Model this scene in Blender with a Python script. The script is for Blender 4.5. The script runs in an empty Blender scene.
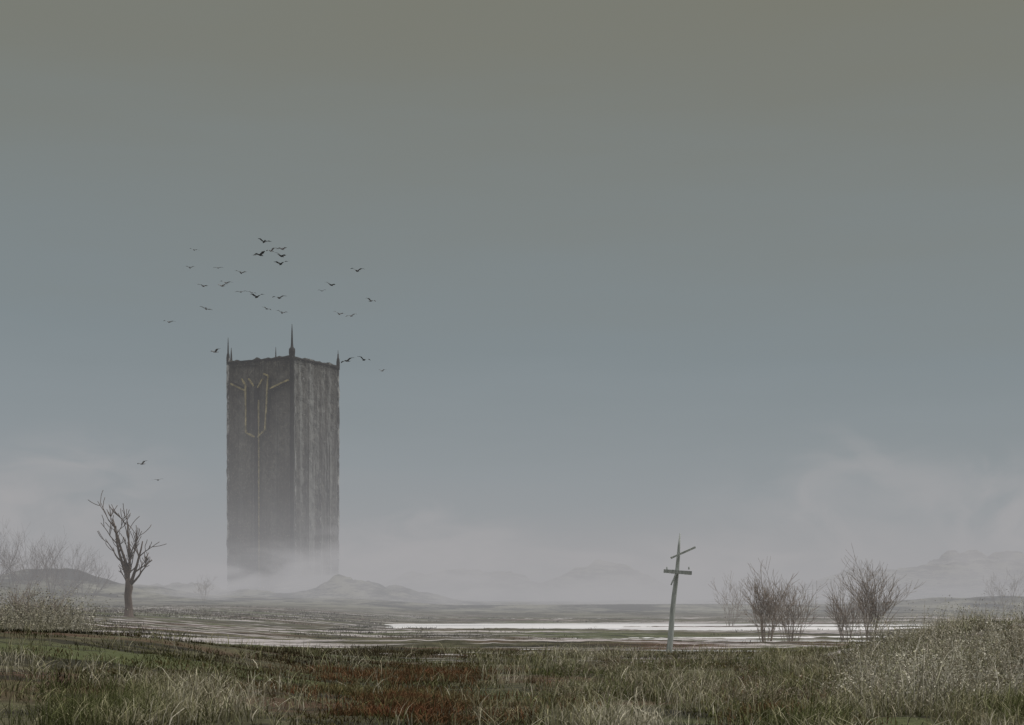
import bpy, math, random
import numpy as np
from mathutils import Vector, Matrix
random.seed(7); rng=np.random.default_rng(7)
sc=bpy.context.scene
sc.view_settings.view_transform='Standard'; sc.view_settings.look='None'
sc.view_settings.exposure=0; sc.view_settings.gamma=1
FOC=1600.0; EYE=3.0; HOR=597.0
def bearing(px,D): return (px-512)/FOC*D
def height(py,D): return EYE+(HOR-py)/FOC*D

# ---------------------------------------------------------------- camera
cam=bpy.data.cameras.new("camera"); co=bpy.data.objects.new("camera",cam); sc.collection.objects.link(co)
co.location=(0,0,EYE); co.rotation_euler=(math.radians(90),0,0)
cam.sensor_width=36; cam.lens=FOC/1024*36; cam.shift_y=(HOR-362.5)/1024; cam.clip_end=20000; cam.clip_start=0.1
sc.camera=co

# ---------------------------------------------------------------- node helpers
def newmat(name):
    m=bpy.data.materials.new(name); m.use_nodes=True; m.node_tree.nodes.clear(); return m,m.node_tree
class NT:
    def __init__(s,nt): s.nt=nt
    def n(s,t,**k):
        nd=s.nt.nodes.new(t)
        for a,b in k.items(): setattr(nd,a,b)
        return nd
    def l(s,a,b): s.nt.links.new(a,b)
    def noise(s,vec,scale,detail=6,rough=.6,dist=0):
        nd=s.n('ShaderNodeTexNoise'); s.l(vec,nd.inputs['Vector'])
        nd.inputs['Scale'].default_value=scale; nd.inputs['Detail'].default_value=detail
        nd.inputs['Roughness'].default_value=rough; nd.inputs['Distortion'].default_value=dist
        return nd.outputs['Fac']
    def mapping(s,vec,scale=(1,1,1),loc=(0,0,0),rot=(0,0,0)):
        nd=s.n('ShaderNodeMapping'); s.l(vec,nd.inputs[0]); nd.inputs['Scale'].default_value=scale
        nd.inputs['Location'].default_value=loc; nd.inputs['Rotation'].default_value=rot; return nd.outputs[0]
    def rng(s,v,a,b,c=0,d=1):
        nd=s.n('ShaderNodeMapRange'); s.l(v,nd.inputs[0])
        for i,x in enumerate((a,b,c,d)): nd.inputs[i+1].default_value=x
        return nd.outputs[0]
    def math(s,op,a,b=None):
        nd=s.n('ShaderNodeMath',operation=op)
        for i,x in enumerate((a,b)):
            if x is None: continue
            if isinstance(x,(int,float)): nd.inputs[i].default_value=x
            else: s.l(x,nd.inputs[i])
        return nd.outputs[0]
    def mix(s,f,a,b,mode='MIX'):
        nd=s.n('ShaderNodeMix',data_type='RGBA',blend_type=mode)
        if isinstance(f,(int,float)): nd.inputs[0].default_value=f
        else: s.l(f,nd.inputs[0])
        for i,x in ((6,a),(7,b)):
            if isinstance(x,tuple): nd.inputs[i].default_value=(*x,1) if len(x)==3 else x
            else: s.l(x,nd.inputs[i])
        return nd.outputs[2]
    def bsdf(s,col,rough=.9,bump=None,bs=.3,bd=.1,spec=.2):
        b=s.n('ShaderNodeBsdfPrincipled'); o=s.n('ShaderNodeOutputMaterial')
        if isinstance(col,tuple): b.inputs['Base Color'].default_value=(*col,1)
        else: s.l(col,b.inputs['Base Color'])
        if isinstance(rough,(int,float)): b.inputs['Roughness'].default_value=rough
        else: s.l(rough,b.inputs['Roughness'])
        b.inputs['Specular IOR Level'].default_value=spec
        if bump is not None:
            bn=s.n('ShaderNodeBump'); bn.inputs['Strength'].default_value=bs; bn.inputs['Distance'].default_value=bd
            s.l(bump,bn.inputs['Height']); s.l(bn.outputs[0],b.inputs['Normal'])
        s.l(b.outputs[0],o.inputs[0]); return b

# ---------------------------------------------------------------- world (overcast sky)
SUN_EL=math.radians(42); SUN_AZ=math.radians(75)
w=bpy.data.worlds.new("World"); sc.world=w; w.use_nodes=True; nt=w.node_tree; nt.nodes.clear(); T=NT(nt)
sky=T.n('ShaderNodeTexSky',sky_type='NISHITA'); sky.sun_disc=False; sky.sun_elevation=SUN_EL; sky.sun_rotation=SUN_AZ
b1=T.n('ShaderNodeBackground'); T.l(sky.outputs[0],b1.inputs[0]); b1.inputs[1].default_value=.06
tc=T.n('ShaderNodeTexCoord'); g=tc.outputs['Generated']
sep=T.n('ShaderNodeSeparateXYZ'); T.l(g,sep.inputs[0])
nz=T.noise(T.mapping(g,(2.5,2.5,16)),1.6,5,.55)
z=T.math('ADD',sep.outputs[2],T.rng(nz,.3,.7,-.016,.016))
z=T.math('ADD',z,T.math('MULTIPLY',sep.outputs[0],.06))
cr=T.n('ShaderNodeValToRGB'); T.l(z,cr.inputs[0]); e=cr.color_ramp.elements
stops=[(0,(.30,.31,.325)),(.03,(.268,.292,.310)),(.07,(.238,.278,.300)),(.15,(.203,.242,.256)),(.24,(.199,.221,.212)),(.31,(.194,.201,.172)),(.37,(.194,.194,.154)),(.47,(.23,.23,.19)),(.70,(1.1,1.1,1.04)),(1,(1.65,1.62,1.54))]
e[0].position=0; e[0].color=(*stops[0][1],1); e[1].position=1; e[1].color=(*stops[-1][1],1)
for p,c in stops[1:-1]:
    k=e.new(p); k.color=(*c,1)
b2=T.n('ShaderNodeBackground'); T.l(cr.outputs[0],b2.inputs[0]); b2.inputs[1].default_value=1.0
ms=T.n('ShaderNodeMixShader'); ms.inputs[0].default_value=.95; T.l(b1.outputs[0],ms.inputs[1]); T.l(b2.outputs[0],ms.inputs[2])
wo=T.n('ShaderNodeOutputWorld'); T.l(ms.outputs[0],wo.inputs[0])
sl=bpy.data.lights.new("sun",'SUN'); sl.energy=1.5; sl.angle=math.radians(15); sl.color=(1,.96,.9)
so=bpy.data.objects.new("sun",sl); sc.collection.objects.link(so)
d=Vector((math.sin(SUN_AZ)*math.cos(SUN_EL),math.cos(SUN_AZ)*math.cos(SUN_EL),math.sin(SUN_EL)))
so.rotation_euler=d.to_track_quat('Z','Y').to_euler()

# ---------------------------------------------------------------- numpy noise
_P=rng.random((256,256))
def vnoise(x,y):
    xi=np.floor(x).astype(int); yi=np.floor(y).astype(int); fx=x-xi; fy=y-yi
    fx=fx*fx*(3-2*fx); fy=fy*fy*(3-2*fy)
    a=_P[xi%256,yi%256]; b=_P[(xi+1)%256,yi%256]; c=_P[xi%256,(yi+1)%256]; dd=_P[(xi+1)%256,(yi+1)%256]
    return (a*(1-fx)+b*fx)*(1-fy)+(c*(1-fx)+dd*fx)*fy
def fbm(x,y,o=4):
    s=0;a=.5;t=0
    for i in range(o):
        s=s+a*vnoise(x+i*17.3,y+i*9.1); t+=a; x=x*2.03; y=y*2.03; a*=.5
    return s/t
def sst(a,b,v):
    t=np.clip((v-a)/(b-a),0,1); return t*t*(3-2*t)
def G(x,y,cx,cy,sx,sy): return np.exp(-((x-cx)/sx)**2-((y-cy)/sy)**2)
WATER=-.42
def terrain(x,y):
    x=np.asarray(x,float); y=np.asarray(y,float)
    r=np.hypot(x,y)
    h=(fbm(x*.12,y*.12)-.5)*.5*sst(10,40,r)*(1-.6*sst(60,80,y))
    h=h+(fbm(x*.9,y*.9,3)-.5)*.16
    h=h+1.75*(1-sst(-19,-2,x+(y-60)*.08))*np.exp(-((y-60)/18)**2)
    h=h+1.5*(1-sst(-48,-10,x))*sst(85,130,y)
    h=h+1.7*sst(13,24,x)*np.exp(-((y-72)/18)**2)*(.6+.8*fbm(x*.3,y*.2,4))
    bas=sst(-28,-6,x)*sst(80,100,y)*(1-sst(240,300,y))
    h=h-.46*bas
    h=h+(fbm(x*.014+5,y*.12+2,4)-.49)*1.6*bas
    h=h-.35*bas*(np.exp(-((y-178)/14)**2)+.8*np.exp(-((y-122)/7)**2))    # two open channels
    far=sst(250,420,y)
    h=h+far*(fbm(x*.012,y*.012)-.35)*3
    mh=0
    for (px,D,hh,sx) in [(195,600,7,16),(242,560,5,15),(300,640,8,22),(335,560,8,17),(375,590,6,18),(165,610,5,15),(415,620,3.5,18)]:
        mh=mh+hh*G(x,y,bearing(px,D),D,sx,22)
    h=h+mh*(.3+.95*fbm(x*.10,y*.10,5))
    rough=(.3+1.3*fbm(x*.06,y*.05,5))
    h=h+4.2*G(x,y,bearing(35,330),330,18,50)*rough
    h=h+4.0*G(x,y,bearing(-60,350),350,20,50)*rough
    h=h+1.8*G(x,y,bearing(110,380),380,24,50)*rough
    h=h+3.0*G(x,y,bearing(1015,360),360,22,50)*rough
    a=x/np.maximum(y,1)
    for (D,wd,lo,hi,amp,sd) in [(1100,50,-.45,-.25,30,3),(1150,55,.17,.70,40,11),(1500,60,-.10,.03,40,23),(1600,60,.01,.10,50,37),(1750,70,.22,.7,66,31)]:
        env=sst(lo-.03,lo+.06,a)*(1-sst(hi-.05,hi+.03,a))
        h=h+env*np.exp(-((y-D)/wd)**2)*amp*(.45+.35*fbm(x*.008+sd,y*.002+sd,3)+.45*(fbm(x*.05+sd,y*.01,5)-.3))
    return h
def th(x,y): return float(terrain(x,y))

def mesh_np(name,V,F,mat,smooth=True,col=None):
    me=bpy.data.meshes.new(name); V=np.asarray(V,dtype=np.float32)
    me.vertices.add(len(V)); me.vertices.foreach_set("co",V.ravel())
    lens=np.concatenate([np.full(len(f),f.shape[1],dtype=np.int32) for f in F]); idx=np.concatenate([f.ravel() for f in F]).astype(np.int32)
    me.loops.add(len(idx)); me.loops.foreach_set("vertex_index",idx)
    me.polygons.add(len(lens)); st=np.concatenate([[0],np.cumsum(lens)[:-1]]).astype(np.int32)
    me.polygons.foreach_set("loop_start",st)
    me.polygons.foreach_set("use_smooth",np.full(len(lens),smooth))
    if col is not None:
        ca=me.color_attributes.new("Col",'FLOAT_COLOR','POINT'); c4=np.ones((len(V),4),dtype=np.float32); c4[:,:3]=col
        ca.data.foreach_set("color",c4.ravel())
    me.update(calc_edges=True); me.validate()
    me.materials.append(mat); o=bpy.data.objects.new(name,me); sc.collection.objects.link(o); return o

# ---------------------------------------------------------------- ground
m,nt=newmat("moor_ground"); T=NT(nt)
geo=T.n('ShaderNodeNewGeometry'); P=geo.outputs['Position']
sp=T.n('ShaderNodeSeparateXYZ'); T.l(P,sp.inputs[0])
n1=T.noise(T.mapping(P,(.05,.11,.0)),1,7,.65); n2=T.noise(T.mapping(P,(.35,1.1,.3)),1,8,.7); n3=T.noise(T.mapping(P,(.03,.10,0),(40,9,0)),1,5,.6)
c=T.mix(T.rng(n1,.38,.60),(.034,.034,.018),(.11,.10,.055))
c=T.mix(T.rng(n2,.45,.7),c,(.16,.145,.09))
c=T.mix(T.rng(n3,.52,.60),c,(.10,.058,.038))
n4=T.noise(T.mapping(P,(.04,.09,0),(3,77,0)),1,5,.6)
c=T.mix(T.rng(n4,.5,.62,0,.8),c,(.10,.12,.045))
n5=T.noise(T.mapping(P,(.10,.9,0),(13,7,0)),1,6,.65)
c=T.mix(T.rng(n5,.50,.57,0,.9),c,(.020,.018,.012))
n6=T.noise(T.mapping(P,(.025,.5,0),(3,17,0)),1,6,.7)
zone=T.math('MULTIPLY',T.rng(sp.outputs[1],68,84),T.rng(sp.outputs[1],300,240))
pale=T.math('MULTIPLY',T.rng(n6,.525,.565),zone)
c=T.mix(T.math('MULTIPLY',pale,.9),c,(.58,.53,.54))
fine=T.noise(T.mapping(P,(3,5,3)),1,6,.7)
c=T.mix(T.rng(fine,.3,.7,.0,.5),c,(.02,.018,.012))
nh=T.noise(T.mapping(P,(.06,.02,.25)),1,8,.75)
hc=T.mix(T.rng(nh,.44,.58),(.022,.022,.019),(.19,.185,.15))
c=T.mix(T.rng(sp.outputs[1],250,330),c,hc)
T.bsdf(c,.95,fine,.8,.15)
ground_mat=m
ang_f=np.radians(np.linspace(-24,24,760)); ang_b=np.radians(np.linspace(24,336,160)[1:-1])
ang=np.concatenate([ang_f,ang_b]); rad=np.concatenate([[1.0],np.geomspace(4,30,30)[:-1],np.geomspace(30,300,260)[:-1],np.geomspace(300,2000,260)[:-1],np.geomspace(2000,14000,26)])
A,R=np.meshgrid(ang,rad,indexing='ij'); X=R*np.sin(A); Y=R*np.cos(A); Z=terrain(X,Y)
Z=Z*(1-sst(4200,6000,R))
na,nr=A.shape; V=np.stack([X,Y,Z],-1).reshape(-1,3)
i,j=np.meshgrid(np.arange(na),np.arange(nr-1),indexing='ij'); i2=(i+1)%na
F=np.stack([i*nr+j,i*nr+j+1,i2*nr+j+1,i2*nr+j],-1).reshape(-1,4)[:,::-1]
V=np.vstack([V,[[0,0,th(0,0)]]]); c0=len(V)-1
ii=np.arange(na); Ft=np.stack([np.full(na,c0),ii*nr,((ii+1)%na)*nr],-1)[:,::-1]
mesh_np("ground",V,[F,Ft],ground_mat)

# ---------------------------------------------------------------- flood water
m,nt=newmat("flood_water"); T=NT(nt); geo=T.n('ShaderNodeNewGeometry'); P=geo.outputs['Position']
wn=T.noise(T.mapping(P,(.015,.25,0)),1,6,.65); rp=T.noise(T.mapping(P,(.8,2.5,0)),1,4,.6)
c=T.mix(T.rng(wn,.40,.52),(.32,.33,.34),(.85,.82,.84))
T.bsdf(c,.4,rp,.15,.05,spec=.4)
xs=np.linspace(-35,150,60); ys=np.linspace(78,295,60); Xw,Yw=np.meshgrid(xs,ys,indexing='ij')
Vw=np.stack([Xw,Yw,np.full_like(Xw,WATER)],-1).reshape(-1,3); i,j=np.meshgrid(np.arange(59),np.arange(59),indexing='ij')
Fw=np.stack([i*60+j,(i+1)*60+j,(i+1)*60+j+1,i*60+j+1],-1).reshape(-1,4)
mesh_np("flood_water",Vw,[Fw],m)

# ---------------------------------------------------------------- grass
def leafmat(name):
    m,nt=newmat(name); T=NT(nt); a=T.n('ShaderNodeAttribute'); a.attribute_name="Col"
    geo=T.n('ShaderNodeNewGeometry'); n=T.noise(T.mapping(geo.outputs['Position'],(6,6,6)),1,2,.6)
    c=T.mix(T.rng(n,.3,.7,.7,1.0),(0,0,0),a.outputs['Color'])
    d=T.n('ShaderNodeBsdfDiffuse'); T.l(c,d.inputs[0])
    o=T.n('ShaderNodeOutputMaterial'); T.l(d.outputs[0],o.inputs[0]); return m
GM=leafmat("dry_grass")
def blades(name,x,y,L,W,col,lean=.35,wind=0):
    n=len(x); z0=terrain(x,y)-.03
    az=rng.random(n)*2*np.pi; le=np.abs(rng.normal(0,lean,n))+.05
    dx=np.cos(az)*le+wind; dy=np.sin(az)*le
    pa=rng.random(n)*np.pi; wx=np.cos(pa)*W/2; wy=np.sin(pa)*W/2*.4
    V=np.zeros((n,7,3))
    for k,(t,ww) in enumerate([(0,1),(.4,.85),(.75,.5)]):
        cx=x+dx*L*t*t; cy=y+dy*L*t*t; cz=z0+L*(t-.25*le*t*t)
        V[:,2*k]=np.stack([cx-wx*ww,cy-wy*ww,cz],-1); V[:,2*k+1]=np.stack([cx+wx*ww,cy+wy*ww,cz],-1)
    V[:,6]=np.stack([x+dx*L*1.1,y+dy*L*1.1,z0+L*(1-.3*le)],-1)
    b=np.arange(n)[:,None]*7
    Q=np.concatenate([b+[0,1,3,2],b+[2,3,5,4]]); Tr=b+[4,5,6]
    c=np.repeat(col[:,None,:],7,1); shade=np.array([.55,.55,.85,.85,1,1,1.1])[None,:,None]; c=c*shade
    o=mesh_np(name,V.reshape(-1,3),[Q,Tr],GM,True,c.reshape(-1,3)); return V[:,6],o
def scatter(n,ymin,ymax,dens,tufts=0,rad_=.3):
    xs=[];ys=[];tot=0; N=n if not tufts else max(n//tufts,1)
    while tot<N:
        y=ymin+(ymax-ymin)*rng.random(N)**1.3; x=(rng.random(N)*2-1)*(.36*y+2)
        k=rng.random(N)<dens(x,y); xs.append(x[k]); ys.append(y[k]); tot+=k.sum()
    x=np.concatenate(xs)[:N]; y=np.concatenate(ys)[:N]
    if tufts:
        x=np.repeat(x,tufts)+rng.normal(0,rad_*.5,N*tufts); y=np.repeat(y,tufts)+rng.normal(0,rad_*.5,N*tufts)
    return x,y
def clumpy(x,y,s=1.2,t=.5): return sst(t-.1,t+.15,fbm(x*s,y*s*.6,3))
def colmix(x,y,base_list,s=.15,jit=.05):
    n=len(x); f=fbm(x*s+31,y*s+3,3)+rng.normal(0,jit,n); f=np.clip((f-.3)/.4,0,.999)*(len(base_list)-1)
    k=f.astype(int); t=(f-k)[:,None]; B=np.array(base_list); c=B[k]*(1-t)+B[np.minimum(k+1,len(B)-1)]*t
    return c*(rng.random((n,1))*.8+.6)
def zonal(x,y,c):
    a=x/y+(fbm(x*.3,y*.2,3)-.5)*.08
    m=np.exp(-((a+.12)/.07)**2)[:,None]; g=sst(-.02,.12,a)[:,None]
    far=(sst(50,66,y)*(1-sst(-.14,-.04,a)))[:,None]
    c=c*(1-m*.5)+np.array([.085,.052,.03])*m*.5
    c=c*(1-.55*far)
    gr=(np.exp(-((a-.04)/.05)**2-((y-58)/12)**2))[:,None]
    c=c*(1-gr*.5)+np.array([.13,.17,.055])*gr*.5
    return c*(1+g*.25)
x,y=scatter(85000,30,92,lambda x,y:.04+.96*clumpy(x,y,.35,.50))
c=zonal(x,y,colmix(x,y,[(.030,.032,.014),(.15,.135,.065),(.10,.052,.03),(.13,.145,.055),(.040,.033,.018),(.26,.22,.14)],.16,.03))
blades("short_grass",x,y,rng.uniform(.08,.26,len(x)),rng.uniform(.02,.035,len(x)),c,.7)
def dtall(x,y):
    a=x/y
    L=np.exp(-((a+.25)/.06)**2)*(y<50)
    R_=sst(-.03,.04,a)*.42+sst(.17,.27,a)*.6
    return np.clip((L+R_)*clumpy(x,y,.45,.54)+.02,0,1)
x,y=scatter(54000,33,86,dtall,14,.55)
c=colmix(x,y,[(.13,.14,.06),(.42,.38,.24),(.16,.18,.08),(.54,.48,.36),(.24,.23,.12),(.62,.57,.46)],.3,.14)
blades("tall_grass",x,y,rng.uniform(.25,1.0,len(x))*rng.uniform(.5,1.1,len(x)),rng.uniform(.014,.028,len(x)),c,.7,.06)
x,y=scatter(14000,37,64,lambda x,y:(np.exp(-((x/y+.06)/.06)**2)+.25*np.exp(-((x/y-.17)/.04)**2))*clumpy(x,y,.4,.5),14,.5)
c=colmix(x,y,[(.17,.08,.045),(.20,.115,.06),(.11,.065,.04),(.19,.16,.08)],.4)
blades("russet_grass",x,y,rng.uniform(.12,.42,len(x)),rng.uniform(.02,.03,len(x)),c,.7)
x,y=scatter(34000,78,260,lambda x,y:clumpy(x,y,.10,.50)*(terrain(x,y)>WATER+.08)*(.25+.75*(x/y<-.05)),8,.7)
ok=terrain(x,y)>WATER+.03; x=x[ok]; y=y[ok]
c=colmix(x,y,[(.035,.038,.02),(.10,.09,.05),(.07,.05,.035),(.14,.13,.08)],.05)
blades("marsh_grass",x,y,rng.uniform(.1,.34,len(x)),rng.uniform(.03,.05,len(x)),c,.6)
def weeds(name,n,dens,ymin,ymax,hmin,hmax,cols,per=12,sz=1.0,lean=.45):
    x,y=scatter(n,ymin,ymax,dens,7,.6)
    L=rng.uniform(hmin,hmax,len(x))*rng.uniform(.5,1,len(x)); c=colmix(x,y,cols,.4,.15)
    rt=bpy.data.objects.new(name,None); sc.collection.objects.link(rt)
    tips,os_=blades("stems",x,y,L,np.full(len(x),.024),c*.9,lean,.05); os_.parent=rt
    k=per; n=len(x); t=rng.uniform(.35,1.05,(n,k))
    z0=terrain(x,y)[:,None]; cx=x[:,None]+(tips[:,0]-x)[:,None]*t*t+rng.normal(0,.09,(n,k)); cy=y[:,None]+(tips[:,1]-y)[:,None]*t*t+rng.normal(0,.09,(n,k)); cz=z0+(tips[:,2][:,None]-z0)*t+rng.normal(0,.05,(n,k))
    C=np.stack([cx,cy,cz],-1).reshape(-1,3); s=rng.uniform(.010,.036,(len(C),1,1))*sz; off=rng.normal(0,1,(len(C),4,3)); off/=np.linalg.norm(off,axis=2,keepdims=True)
    V=C[:,None,:]+off*s; b=np.arange(len(C))[:,None]*4
    F_=np.concatenate([b+[0,1,2],b+[0,2,3]]); cc=np.repeat(np.repeat(c,k,0)*rng.uniform(.6,1.2,(len(C),1)),4,0)
    mesh_np("seed_heads",V.reshape(-1,3),[F_],GM,False,cc).parent=rt
weeds("dried_weeds",4600,lambda x,y:sst(.19,.28,x/y)*clumpy(x,y,.6,.50),40,76,.5,2.3,[(.40,.36,.27),(.72,.68,.60),(.28,.28,.15),(.70,.66,.58),(.5,.45,.37)],14,1.25,.5)
weeds("heather",2200,lambda x,y:sst(.0,.06,x/y)*(1-sst(.2,.25,x/y))*clumpy(x,y,.35,.5),42,76,.2,.7,[(.22,.18,.12),(.50,.45,.37),(.15,.09,.06),(.3,.28,.2)])
weeds("scrub",2200,lambda x,y:(1-sst(-.29,-.25,x/y))*clumpy(x,y,.3,.40),92,125,1.2,4.0,[(.42,.39,.30),(.20,.19,.14),(.52,.49,.42)],14,2.2)

# ---------------------------------------------------------------- tubes
def tubes(name,lines,mat,sides=5):
    V=[];Q=[];Tr=[]
    for pts,rs in lines:
        b=len(V); n=len(pts)
        for k,(p,r) in enumerate(zip(pts,rs)):
            t=(pts[min(k+1,n-1)]-pts[max(k-1,0)]).normalized()
            u=t.cross(Vector((.3,1,.2))).normalized(); v=t.cross(u)
            for s in range(sides):
                a=2*math.pi*s/sides; V.append(p+(u*math.cos(a)+v*math.sin(a))*r)
        for k in range(n-1):
            for s in range(sides):
                s2=(s+1)%sides; Q.append((b+k*sides+s,b+k*sides+s2,b+(k+1)*sides+s2,b+(k+1)*sides+s))
        V.append(pts[-1]); t0=len(V)-1
        for s in range(sides): Tr.append((b+(n-1)*sides+s,b+(n-1)*sides+(s+1)%sides,t0))
    return mesh_np(name,np.array([tuple(v) for v in V]),[np.array(Q),np.array(Tr)],mat)
m,nt=newmat("bark"); T=NT(nt); geo=T.n('ShaderNodeNewGeometry'); n=T.noise(T.mapping(geo.outputs['Position'],(6,6,1.5)),1,5,.7)
T.bsdf(T.mix(T.rng(n,.3,.7),(.06,.045,.036),(.16,.125,.105)),.9,n,.6,.05); BARK=m
m,nt=newmat("twigs"); T=NT(nt); geo=T.n('ShaderNodeNewGeometry'); n=T.noise(geo.outputs['Position'],3,4,.6)
T.bsdf(T.mix(n,(.17,.14,.115),(.30,.25,.21)),.9); TWIG=m
def branch(lines,p,d,L,r,depth,rnd,up=.25,kids=3,wob=.18,spread=.65):
    n=6; pts=[p.copy()]; rs=[r]; q=p.copy(); dd=d.copy()
    for k in range(n):
        dd=(dd+Vector((rnd.gauss(0,wob),rnd.gauss(0,wob),rnd.gauss(0,wob*.6)+up*.25))).normalized()
        q=q+dd*(L/n); pts.append(q.copy()); rs.append(r*(1-.72*(k+1)/n))
    lines.append((pts,rs))
    if depth<=0: return
    for k in range(kids):
        i=rnd.randint(2,n-1); t=(pts[i+1]-pts[i-1]).normalized()
        ax=Vector((rnd.gauss(0,1),rnd.gauss(0,.8),rnd.gauss(0,.4))); ax=(ax-t*ax.dot(t)).normalized()
        nd=(t*.8+ax*spread).normalized()
        branch(lines,pts[i],nd,L*rnd.uniform(.35,.6),rs[i]*.62,depth-1,rnd,up,kids,wob,spread)
rnd=random.Random(23); TD=150.0; tx=bearing(128,TD); tb=Vector((tx,TD,th(tx,TD)-.2)); L=[]
trunk=[tb+Vector(v) for v in [(0,0,0),(.03,0,.35),(.05,0,1.2),(-.04,0,2.2),(.08,0,3.0),(-.02,0,3.8)]]
L.append((trunk,[.75,.47,.38,.36,.40,.24]))
for dx,dz,ln,r,st in [(-.45,1,3.4,.17,4),(-.18,1,5.1,.19,5),(.04,1,5.8,.17,5),(.25,1,5.4,.17,5),(.60,1,4.6,.19,4),(.90,.8,2.8,.14,4),(-.6,.7,2.4,.12,4)]:
    branch(L,trunk[st],Vector((dx,rnd.uniform(-.4,.4),dz)).normalized(),ln,r,2,rnd,.45,4,.14,.62)
L=[(p,[max(a,.03) for a in r]) for p,r in L]
tubes("bare_tree",L,BARK)
def shrub(px,D,H,seed,n=26,wd=.8,spr=.14,mat=TWIG,r0=.035,name="bare_shrub",kids=5):
    rnd=random.Random(seed); x=bearing(px,D); b=Vector((x,D,th(x,D)-.1)); L=[]
    for k in range(n):
        a=rnd.uniform(0,6.28); s=abs(rnd.gauss(0,spr)); rr=wd*.5*math.sqrt(rnd.random())
        p=b+Vector((math.cos(a)*rr,math.sin(a)*rr,0))
        branch(L,p,Vector((math.cos(a)*(s+rr*.35),math.sin(a)*s,1)).normalized(),H*rnd.uniform(.5,.85),r0*rnd.uniform(.6,1.2),2,rnd,.22,kids,.08,.5)
    L=[(p,[max(a,.010) for a in r]) for p,r in L]
    tubes(name,L,mat,3)
shrub(767,118,5.8,1,22,.8,.16); shrub(790,121,4.9,2,18,1.0,.18); shrub(868,117,5.8,3,24,.8,.12); shrub(846,122,5.2,4,16,.8,.12)
shrub(730,190,5.6,5,9,.9)
shrub(18,112,3.4,6,12,1.6,.5); shrub(52,112,2.6,9,12,1.6,.6); shrub(204,330,5.5,8,8,1.2,.4)
for k,(px,D,H) in enumerate([(50,290,10),(82,300,8),(14,280,10),(-10,300,11),(34,310,12),(66,320,11)]): shrub(px,D,H,31+k,14,5,.6,BARK,.07)
shrub(1005,300,8,45,12,3,.6,r0=.06)

# ---------------------------------------------------------------- leaning utility pole
m,nt=newmat("weathered_wood"); T=NT(nt); geo=T.n('ShaderNodeNewGeometry'); n=T.noise(T.mapping(geo.outputs['Position'],(9,9,1.2)),1,6,.7)
T.bsdf(T.mix(T.rng(n,.3,.7),(.18,.195,.19),(.48,.50,.49)),.85,n,.6,.03); WOOD=m
PD=84.0; pxx=bearing(668,PD); pb=Vector((pxx,PD,th(pxx,PD)-.4)); top=Vector((bearing(681,PD),PD+.3,height(533,PD)))
root=bpy.data.objects.new("utility_pole",None); sc.collection.objects.link(root)
def part(o,nm,par): o.name=nm; o.parent=par
def seg(a,b,n): return [a.lerp(b,k/n) for k in range(n+1)]
pts=seg(pb,top,10)
for k,p in enumerate(pts): p.x+=math.sin(k*1.1)*.02
part(tubes("p",[(pts,[.17,.16,.15,.145,.135,.13,.12,.11,.095,.07,.03])],WOOD,9),"post",root)
def beam(a,b,w,h,nm,mat,par,rgh=.12):
    d=(b-a); L=d.length; d.normalize(); s=d.cross(Vector((0,0,1))); s=s.normalized() if s.length>1e-3 else Vector((1,0,0)); u=s.cross(d).normalized()
    V=[];n=6 if L<30 else 28; sr=random.Random(int(L*100))
    for k in range(n+1):
        t=k/n; c=a+d*L*t; ww=w*(1+rgh*sr.uniform(-1,1)); hh=h*(1+rgh*sr.uniform(-1,1))
        for sx,sz in((-1,-1),(1,-1),(1,1),(-1,1)): V.append(c+s*sx*ww/2+u*sz*hh/2)
    Q=[(4*k+i,4*k+(i+1)%4,4*k+4+(i+1)%4,4*k+4+i) for k in range(n) for i in range(4)]+[(3,2,1,0),(4*n,4*n+1,4*n+2,4*n+3)]
    o=mesh_np(nm,np.array([tuple(v) for v in V]),[np.array(Q)],mat,False); part(o,nm,par); return o
f=PD-.17
beam(Vector((bearing(664,f),f,height(571,f))),Vector((bearing(692,f),f+.25,height(573,f))),.16,.20,"crossarm_lower",WOOD,root)
beam(Vector((bearing(671,f),f+.02,height(558,f))),Vector((bearing(696,f),f+.3,height(547,f))),.09,.10,"crossarm_upper",WOOD,root)
beam(Vector((bearing(671,f),f-.02,height(585,f))),Vector((bearing(676,f),f+.02,height(574,f))),.06,.07,"brace",WOOD,root)
for k,pxq in enumerate((667,689)):
    q=Vector((bearing(pxq,f),f+.05,height(571,f)+.08)); o=tubes("i",[([q,q+Vector((0,0,.04)),q+Vector((0,0,.08)),q+Vector((0,0,.14))],[.03,.05,.03,.04])],WOOD,7); part(o,"insulator_%d"%(k+1),root)

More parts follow.
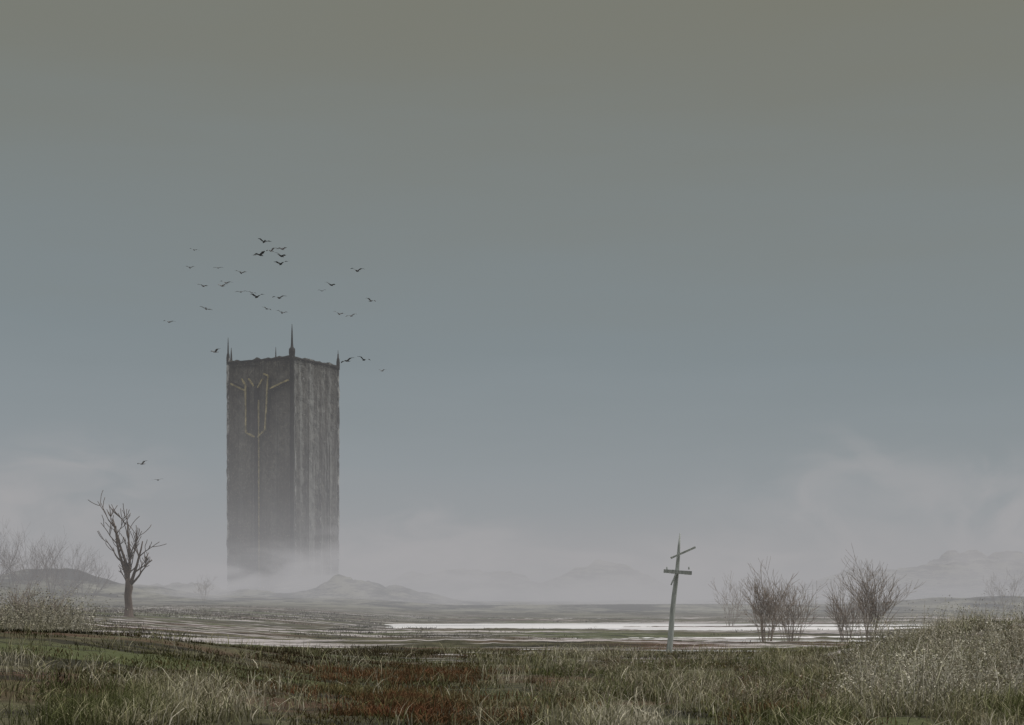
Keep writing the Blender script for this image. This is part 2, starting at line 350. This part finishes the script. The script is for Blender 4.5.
# ---------------------------------------------------------------- monolithic tower
def concrete(name,d0,d1,lt,amt):
    m,nt=newmat(name); T=NT(nt); geo=T.n('ShaderNodeNewGeometry'); P=geo.outputs['Position']
    a1=T.noise(T.mapping(P,(.13,.13,.05)),1,8,.72); a2=T.noise(T.mapping(P,(.6,.6,.45)),1,8,.75); a3=T.noise(T.mapping(P,(.30,.30,.010)),1,6,.7); a4=T.noise(T.mapping(P,(.05,.05,.05),(8,3,9)),1,6,.65); a5=T.noise(T.mapping(P,(.25,.25,.30),(2,1,5)),1,8,.8)
    c=T.mix(T.rng(a1,.40,.60),d0,d1); c=T.mix(T.rng(a2,.42,.62,0,.7),c,tuple(x*.5 for x in d0))
    c=T.mix(T.rng(a4,.48,.56,0,.7),c,tuple(x*.55 for x in d0))
    c=T.mix(T.rng(a3,.50,.60,0,amt),c,lt); c=T.mix(T.rng(a5,.60,.67,0,.7),c,tuple(x*1.3 for x in lt))
    a6=T.noise(T.mapping(P,(.45,.45,.008),(9,9,9)),1,6,.7); c=T.mix(T.rng(a6,.54,.62,0,.7),c,tuple(x*.5 for x in d0))
    T.bsdf(c,.9,a2,.9,1.0); return m
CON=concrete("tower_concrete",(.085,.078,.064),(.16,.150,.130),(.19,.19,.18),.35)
CONR=concrete("tower_concrete_lit",(.09,.086,.077),(.16,.158,.148),(.27,.275,.27),.65)  # right wall: light from the right put into the colour, with pale streaks
m,nt=newmat("tarnished_brass"); T=NT(nt); geo=T.n('ShaderNodeNewGeometry'); n=T.noise(geo.outputs['Position'],.5,6,.7)
T.bsdf(T.mix(T.rng(n,.4,.6),(.15,.125,.06),(.42,.35,.18)),.6); BRS=m
m,nt=newmat("tower_trim"); T=NT(nt); geo=T.n('ShaderNodeNewGeometry'); n=T.noise(geo.outputs['Position'],.4,6,.7)
T.bsdf(T.mix(T.rng(n,.35,.65),(.010,.010,.009),(.035,.033,.031)),.85); TRM=m
m,nt=newmat("lime_streak"); T=NT(nt); geo=T.n('ShaderNodeNewGeometry'); n=T.noise(T.mapping(geo.outputs['Position'],(.6,.6,.15)),1,6,.75)
T.bsdf(T.mix(T.rng(n,.46,.60),(.06,.058,.055),(.5,.5,.49)),.85); LIM=m
tw=bpy.data.objects.new("monolith_tower",None); sc.collection.objects.link(tw)
S=34.7; th0=math.radians(28.5); N0=Vector((bearing(292,690),690,0))
eL=Vector((-math.cos(th0),math.sin(th0),0)); eR=Vector((math.sin(th0),math.cos(th0),0))
TOP=height(355,690); nL=-eR; nR=-eL
def face(nm,o0,eu,nn,Wd,H,seed,mat,nu=60,nv=160):
    u=np.linspace(0,1,nu+1); v=np.linspace(0,1,nv+1); U,Vv=np.meshgrid(u,v,indexing='ij')
    edge=np.minimum(np.minimum(U,1-U)*10,1)
    rel=((fbm(U*14+seed,Vv*34+seed,5)-.5)*1.3)*edge
    rel=rel+.25*np.floor(fbm(U*9+seed,Vv*3+seed,2)*6)/2*edge-.4*edge
    tj=(fbm(U*9+seed,U*0+seed,4)-.5)*2.4*(Vv**30)
    Z=-6+(H+6)*Vv+tj*edge
    X=o0.x+eu.x*Wd*U+nn.x*rel; Y=o0.y+eu.y*Wd*U+nn.y*rel
    V=np.stack([X,Y,Z],-1).reshape(-1,3); i,j=np.meshgrid(np.arange(nu),np.arange(nv),indexing='ij'); k=nv+1
    part(mesh_np(nm,V,[np.stack([i*k+j,(i+1)*k+j,(i+1)*k+j+1,i*k+j+1],-1).reshape(-1,4)],mat,False),nm,tw)
cor=[N0,N0+eL*S,N0+eL*S+eR*S,N0+eR*S]
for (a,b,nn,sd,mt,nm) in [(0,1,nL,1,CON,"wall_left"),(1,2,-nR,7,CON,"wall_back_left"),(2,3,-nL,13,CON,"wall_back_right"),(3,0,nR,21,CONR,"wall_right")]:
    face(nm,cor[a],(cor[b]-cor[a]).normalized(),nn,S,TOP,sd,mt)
part(mesh_np("roof",np.array([[c.x,c.y,TOP-3] for c in cor]),[np.array([[0,1,2,3]])],CON,False),"roof",tw)
def sq(a,r0,z0,z1,r1,nm,mat,seg_=24,wob=.10,rr=5):
    pts=[];rs=[]
    for k in range(seg_+1):
        t=k/seg_; pts.append(Vector((a.x+rnd.gauss(0,wob),a.y+rnd.gauss(0,wob),z0+(z1-z0)*t))); rs.append(r0+(r1-r0)*t+rnd.uniform(-.12,.12)*r0)
    o=tubes(nm,[(pts,rs)],mat,rr); part(o,nm,tw)
spz=[height(324,690),height(337,705),height(341,720),height(345,705)]
for k,(c,zt) in enumerate(zip(cor,spz)):
    sq(c,[.8,.5,.6,.5][k],-6,TOP+1,[1.1,.8,.7,.65][k],"corner_pier_%d"%(k+1),[TRM,LIM,CON,LIM][k],60)
    o=tubes("s",[([Vector((c.x,c.y,z)) for z in (TOP-2,TOP+1.2,TOP+2.6,TOP+3.4,TOP+5,zt-3,zt)],[1.2,1.5,1.45,.7,.5,.3,.1] if k==0 else [.8,.85,.7,.4,.34,.26,.1])],TRM,6); part(o,"spire_%d"%(k+1),tw)
c=cor[1]; o=tubes("s",[([c+eR*2.2+Vector((0,0,z)) for z in (TOP-1,TOP+3,TOP+6)],[.6,.35,.1])],TRM,5); part(o,"finial",tw)
for nm,a,b,nn in(("parapet_left",cor[0],cor[1],nL),("parapet_right",cor[3],cor[0],nR)):
    beam(a+nn*.3+Vector((0,0,TOP-1.0)),b+nn*.3+Vector((0,0,TOP-1.0)),.9,.6,nm,TRM,tw,.3)
def Lp(px,py):
    k=(px-512)/FOC; u=(N0.x-k*690)/(k*eL.y-eL.x); D=690+eL.y*u; p=N0+eL*u+nL*.9; p.z=height(py,D); return p
em=[((247,386),(247.5,433),.7,BRS),((247.5,433),(258,438),.7,BRS),((258,438),(266.5,430),.7,BRS),((266.5,430),(269.5,376),.7,BRS),((269.5,376),(265,374),.6,BRS),
    ((232,384),(247,391),.6,BRS),((247,386),(243,379),.55,BRS),((250,379),(256,388),.55,BRS),((264,379),(259,388),.55,BRS),((271,389),(290,380),.7,BRS),
    ((249.2,387),(249.6,431),.7,TRM),((268.6,430),(271.4,378),.7,TRM),((233,382),(247,388.7),.5,TRM),((271,391.5),(289,382.5),.5,TRM)]
for k,(a,b,wd,mt) in enumerate(em): beam(Lp(*a),Lp(*b),.8,wd,"emblem_bar_%d"%(k+1),mt,tw,.25)
beam(Lp(257.5,384),Lp(258,592),1.2,1.5,"centre_rib",TRM,tw,.3); beam(Lp(259.9,400),Lp(260.4,592),.6,.4,"centre_rib_edge",BRS,tw,.5)
def Rp(u,z): p=N0+eR*u+nR*.7; p.z=z; return p
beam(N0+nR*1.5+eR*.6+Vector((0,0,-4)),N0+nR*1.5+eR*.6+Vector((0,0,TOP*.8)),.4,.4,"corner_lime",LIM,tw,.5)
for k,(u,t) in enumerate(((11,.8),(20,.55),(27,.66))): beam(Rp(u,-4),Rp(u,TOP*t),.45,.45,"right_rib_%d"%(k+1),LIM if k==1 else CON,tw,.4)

# ---------------------------------------------------------------- birds
m,nt=newmat("black_feathers"); T=NT(nt); geo=T.n('ShaderNodeNewGeometry'); n=T.noise(geo.outputs['Position'],8,3,.6); T.bsdf(T.mix(n,(.012,.012,.013),(.03,.03,.032)),.6); BK=m
m,nt=newmat("hazed_feathers"); T=NT(nt); geo=T.n('ShaderNodeNewGeometry'); n=T.noise(geo.outputs['Position'],8,3,.6); T.bsdf(T.mix(n,(.10,.10,.105),(.17,.17,.175)),.6); GK=m  # fainter birds: haze fade painted into the feather colour
def bird(px,py,D,flap,yaw,roll,span,mat):
    x=bearing(px,D); z=height(py,D); V=[];Q=[];Tr=[]
    prof=[(-.30,.005,.0),(-.24,.03,0),(-.10,.055,0),(.04,.065,0),(.14,.05,.01),(.19,.035,.02),(.24,.038,.03),(.28,.025,.025),(.34,.004,.015)]
    for (t,r,zz) in prof:
        for s in range(8):
            a=2*math.pi*s/8; V.append((t*span,r*math.cos(a)*span,(zz+r*.9*math.sin(a))*span))
    for k in range(len(prof)-1):
        for s in range(8): Q.append((8*k+s,8*k+(s+1)%8,8*k+8+(s+1)%8,8*k+8+s))
    b=len(V); V+= [(-.2*span,-.03*span,0),(-.2*span,.03*span,0),(-.42*span,.09*span,.0),(-.44*span,0,.0),(-.42*span,-.09*span,0)]; Q.append((b,b+1,b+2,b+3)); Tr.append((b,b+3,b+4))
    for sd in(-1,1):
        b=len(V); sta=[(.04,.10,-.12),(.22,.14,-.12),(.34,.11,-.14),(.46,.02,-.13),(.56,-.10,-.16)]
        for k,(yy,le,te) in enumerate(sta):
            ang=flap if k<3 else flap*.2-.25
            if k==0: cy,cz=yy,.02
            else: ds=yy-sta[k-1][0]; cy+=ds*math.cos(ang); cz+=ds*math.sin(ang)
            V+=[(le*span,sd*cy*span,cz*span),(te*span,sd*cy*span,(cz-.015)*span)]
        for k in range(4): Q.append((b+2*k,b+2*k+1,b+2*k+3,b+2*k+2))
        for k in (2,3,4):
            p=Vector(V[b+2*k+1]); b2=len(V); V+=[tuple(p+Vector((.03,0,0))),tuple(p),tuple(p+Vector((-.09,sd*.05,-.01)))]; Tr.append((b2,b2+1,b2+2))
    o=mesh_np("bird",np.array(V),[np.array(Q),np.array(Tr)],mat,False)
    o.location=(x,D,z); o.rotation_euler=(roll,0.1,yaw)
B=[(264,242,1),(282,249,0),(260,255,1),(271,251,0),(281,256,1),(281,264,1),(331,285,1),(357,271,1),(203,286,0),(222,286,0),(241,273,0),(257,297,1),(279,298,1),(206,309,0),(169,322,0),(282,313,0),(267,309,-1),(339,314,0),(351,316,0),(371,301,0),(215,352,0),(347,361,1),(364,360,1),(382,371,-1),(142,464,0),(158,480,0),(194,250,-1),(190,268,-1),(218,268,-1),(241,292,0),(252,293,-1),(322,291,-1),(226,283,0)]
rb=random.Random(5)
for (px,py,k) in B:
    D={1:140,0:170,-1:220}[k]*rb.uniform(.92,1.1)
    bird(px,py,D,rb.uniform(.2,.6),rb.choice((math.pi/2,-math.pi/2))+rb.uniform(-.6,.6),rb.uniform(-.3,.3),1.25,BK if k==1 else GK)

# ---------------------------------------------------------------- mist
FC=(.355,.352,.362)
def fogmat(name,dens,hetero=None,seed=0,lo=.47,hi=.60,col=FC):
    m,nt=newmat(name); T=NT(nt); o=T.n('ShaderNodeOutputMaterial')
    ab=T.n('ShaderNodeVolumeAbsorption'); ab.inputs[0].default_value=(0,0,0,1); em=T.n('ShaderNodeEmission'); em.inputs[0].default_value=(*col,1)  # mist glows by itself; emission stands in for scattered skylight
    ad=T.n('ShaderNodeAddShader'); T.l(ab.outputs[0],ad.inputs[0]); T.l(em.outputs[0],ad.inputs[1]); T.l(ad.outputs[0],o.inputs['Volume'])
    if hetero is None:
        ab.inputs[1].default_value=dens; em.inputs[1].default_value=dens
    else:
        tc=T.n('ShaderNodeTexCoord'); ob=tc.outputs['Object']
        ln=T.n('ShaderNodeVectorMath',operation='LENGTH'); T.l(ob,ln.inputs[0])
        fall=T.rng(ln.outputs['Value'],1.0,.15); n=T.noise(T.mapping(ob,hetero,(seed*3.1,3,seed*1.7)),1,4,.62,.6)
        dd=T.math('MULTIPLY',T.math('MULTIPLY',fall,T.rng(n,lo,hi)),dens); T.l(dd,ab.inputs[1]); T.l(dd,em.inputs[1])
    return m
def box(name,x0,x1,y0,y1,z0,z1,mat):
    V=np.array([(x,y,z) for x in(x0,x1) for y in(y0,y1) for z in(z0,z1)]); F=np.array([(0,1,3,2),(4,6,7,5),(0,4,5,1),(2,3,7,6),(0,2,6,4),(1,5,7,3)])
    return mesh_np(name,V,[F],mat,False)
mist=bpy.data.objects.new("mist",None); sc.collection.objects.link(mist)
for k,(tz,dn) in enumerate([(8,.0011),(18,.0009),(38,.0005),(80,.0002)]):
    o=box("m",-3500-k*9,3500+k*9,98+k*7,4600+k*9,-30-k,tz,fogmat("mist_layer_%d"%(k+1),dn)); part(o,"layer_%d"%(k+1),mist)
def puff(px,py,D,rx,ry,rz,dens,sc3=(2.4,1.0,1.6)):
    puff.k+=1
    bpy.ops.mesh.primitive_uv_sphere_add(segments=16,ring_count=8,location=(bearing(px,D),D,height(py,D))); o=bpy.context.object; o.scale=(rx,ry,rz)
    m=fogmat("mist_bank_%d"%puff.k,dens,sc3,puff.k,col=(.40,.39,.395))
    o.data.materials.append(m); part(o,"bank_%d"%puff.k,mist)
puff.k=0
puff(285,575,600,62,22,15,.08)
puff(395,578,600,62,25,17,.08,(2.6,1.0,2))
puff(60,485,420,42,22,18,.045,(1.8,1,2.2))
puff(5,540,400,34,22,20,.05)
puff(850,515,420,50,25,26,.042,(2,1,2))
puff(1015,525,380,28,20,22,.065)
puff(560,580,450,80,25,14,.06,(3,1,1.6))
puff(720,575,480,60,25,15,.06,(2.6,1,1.6))
puff(430,545,660,60,25,22,.05,(2,1,2))
puff(180,590,350,40,20,8,.06,(2,1,2))
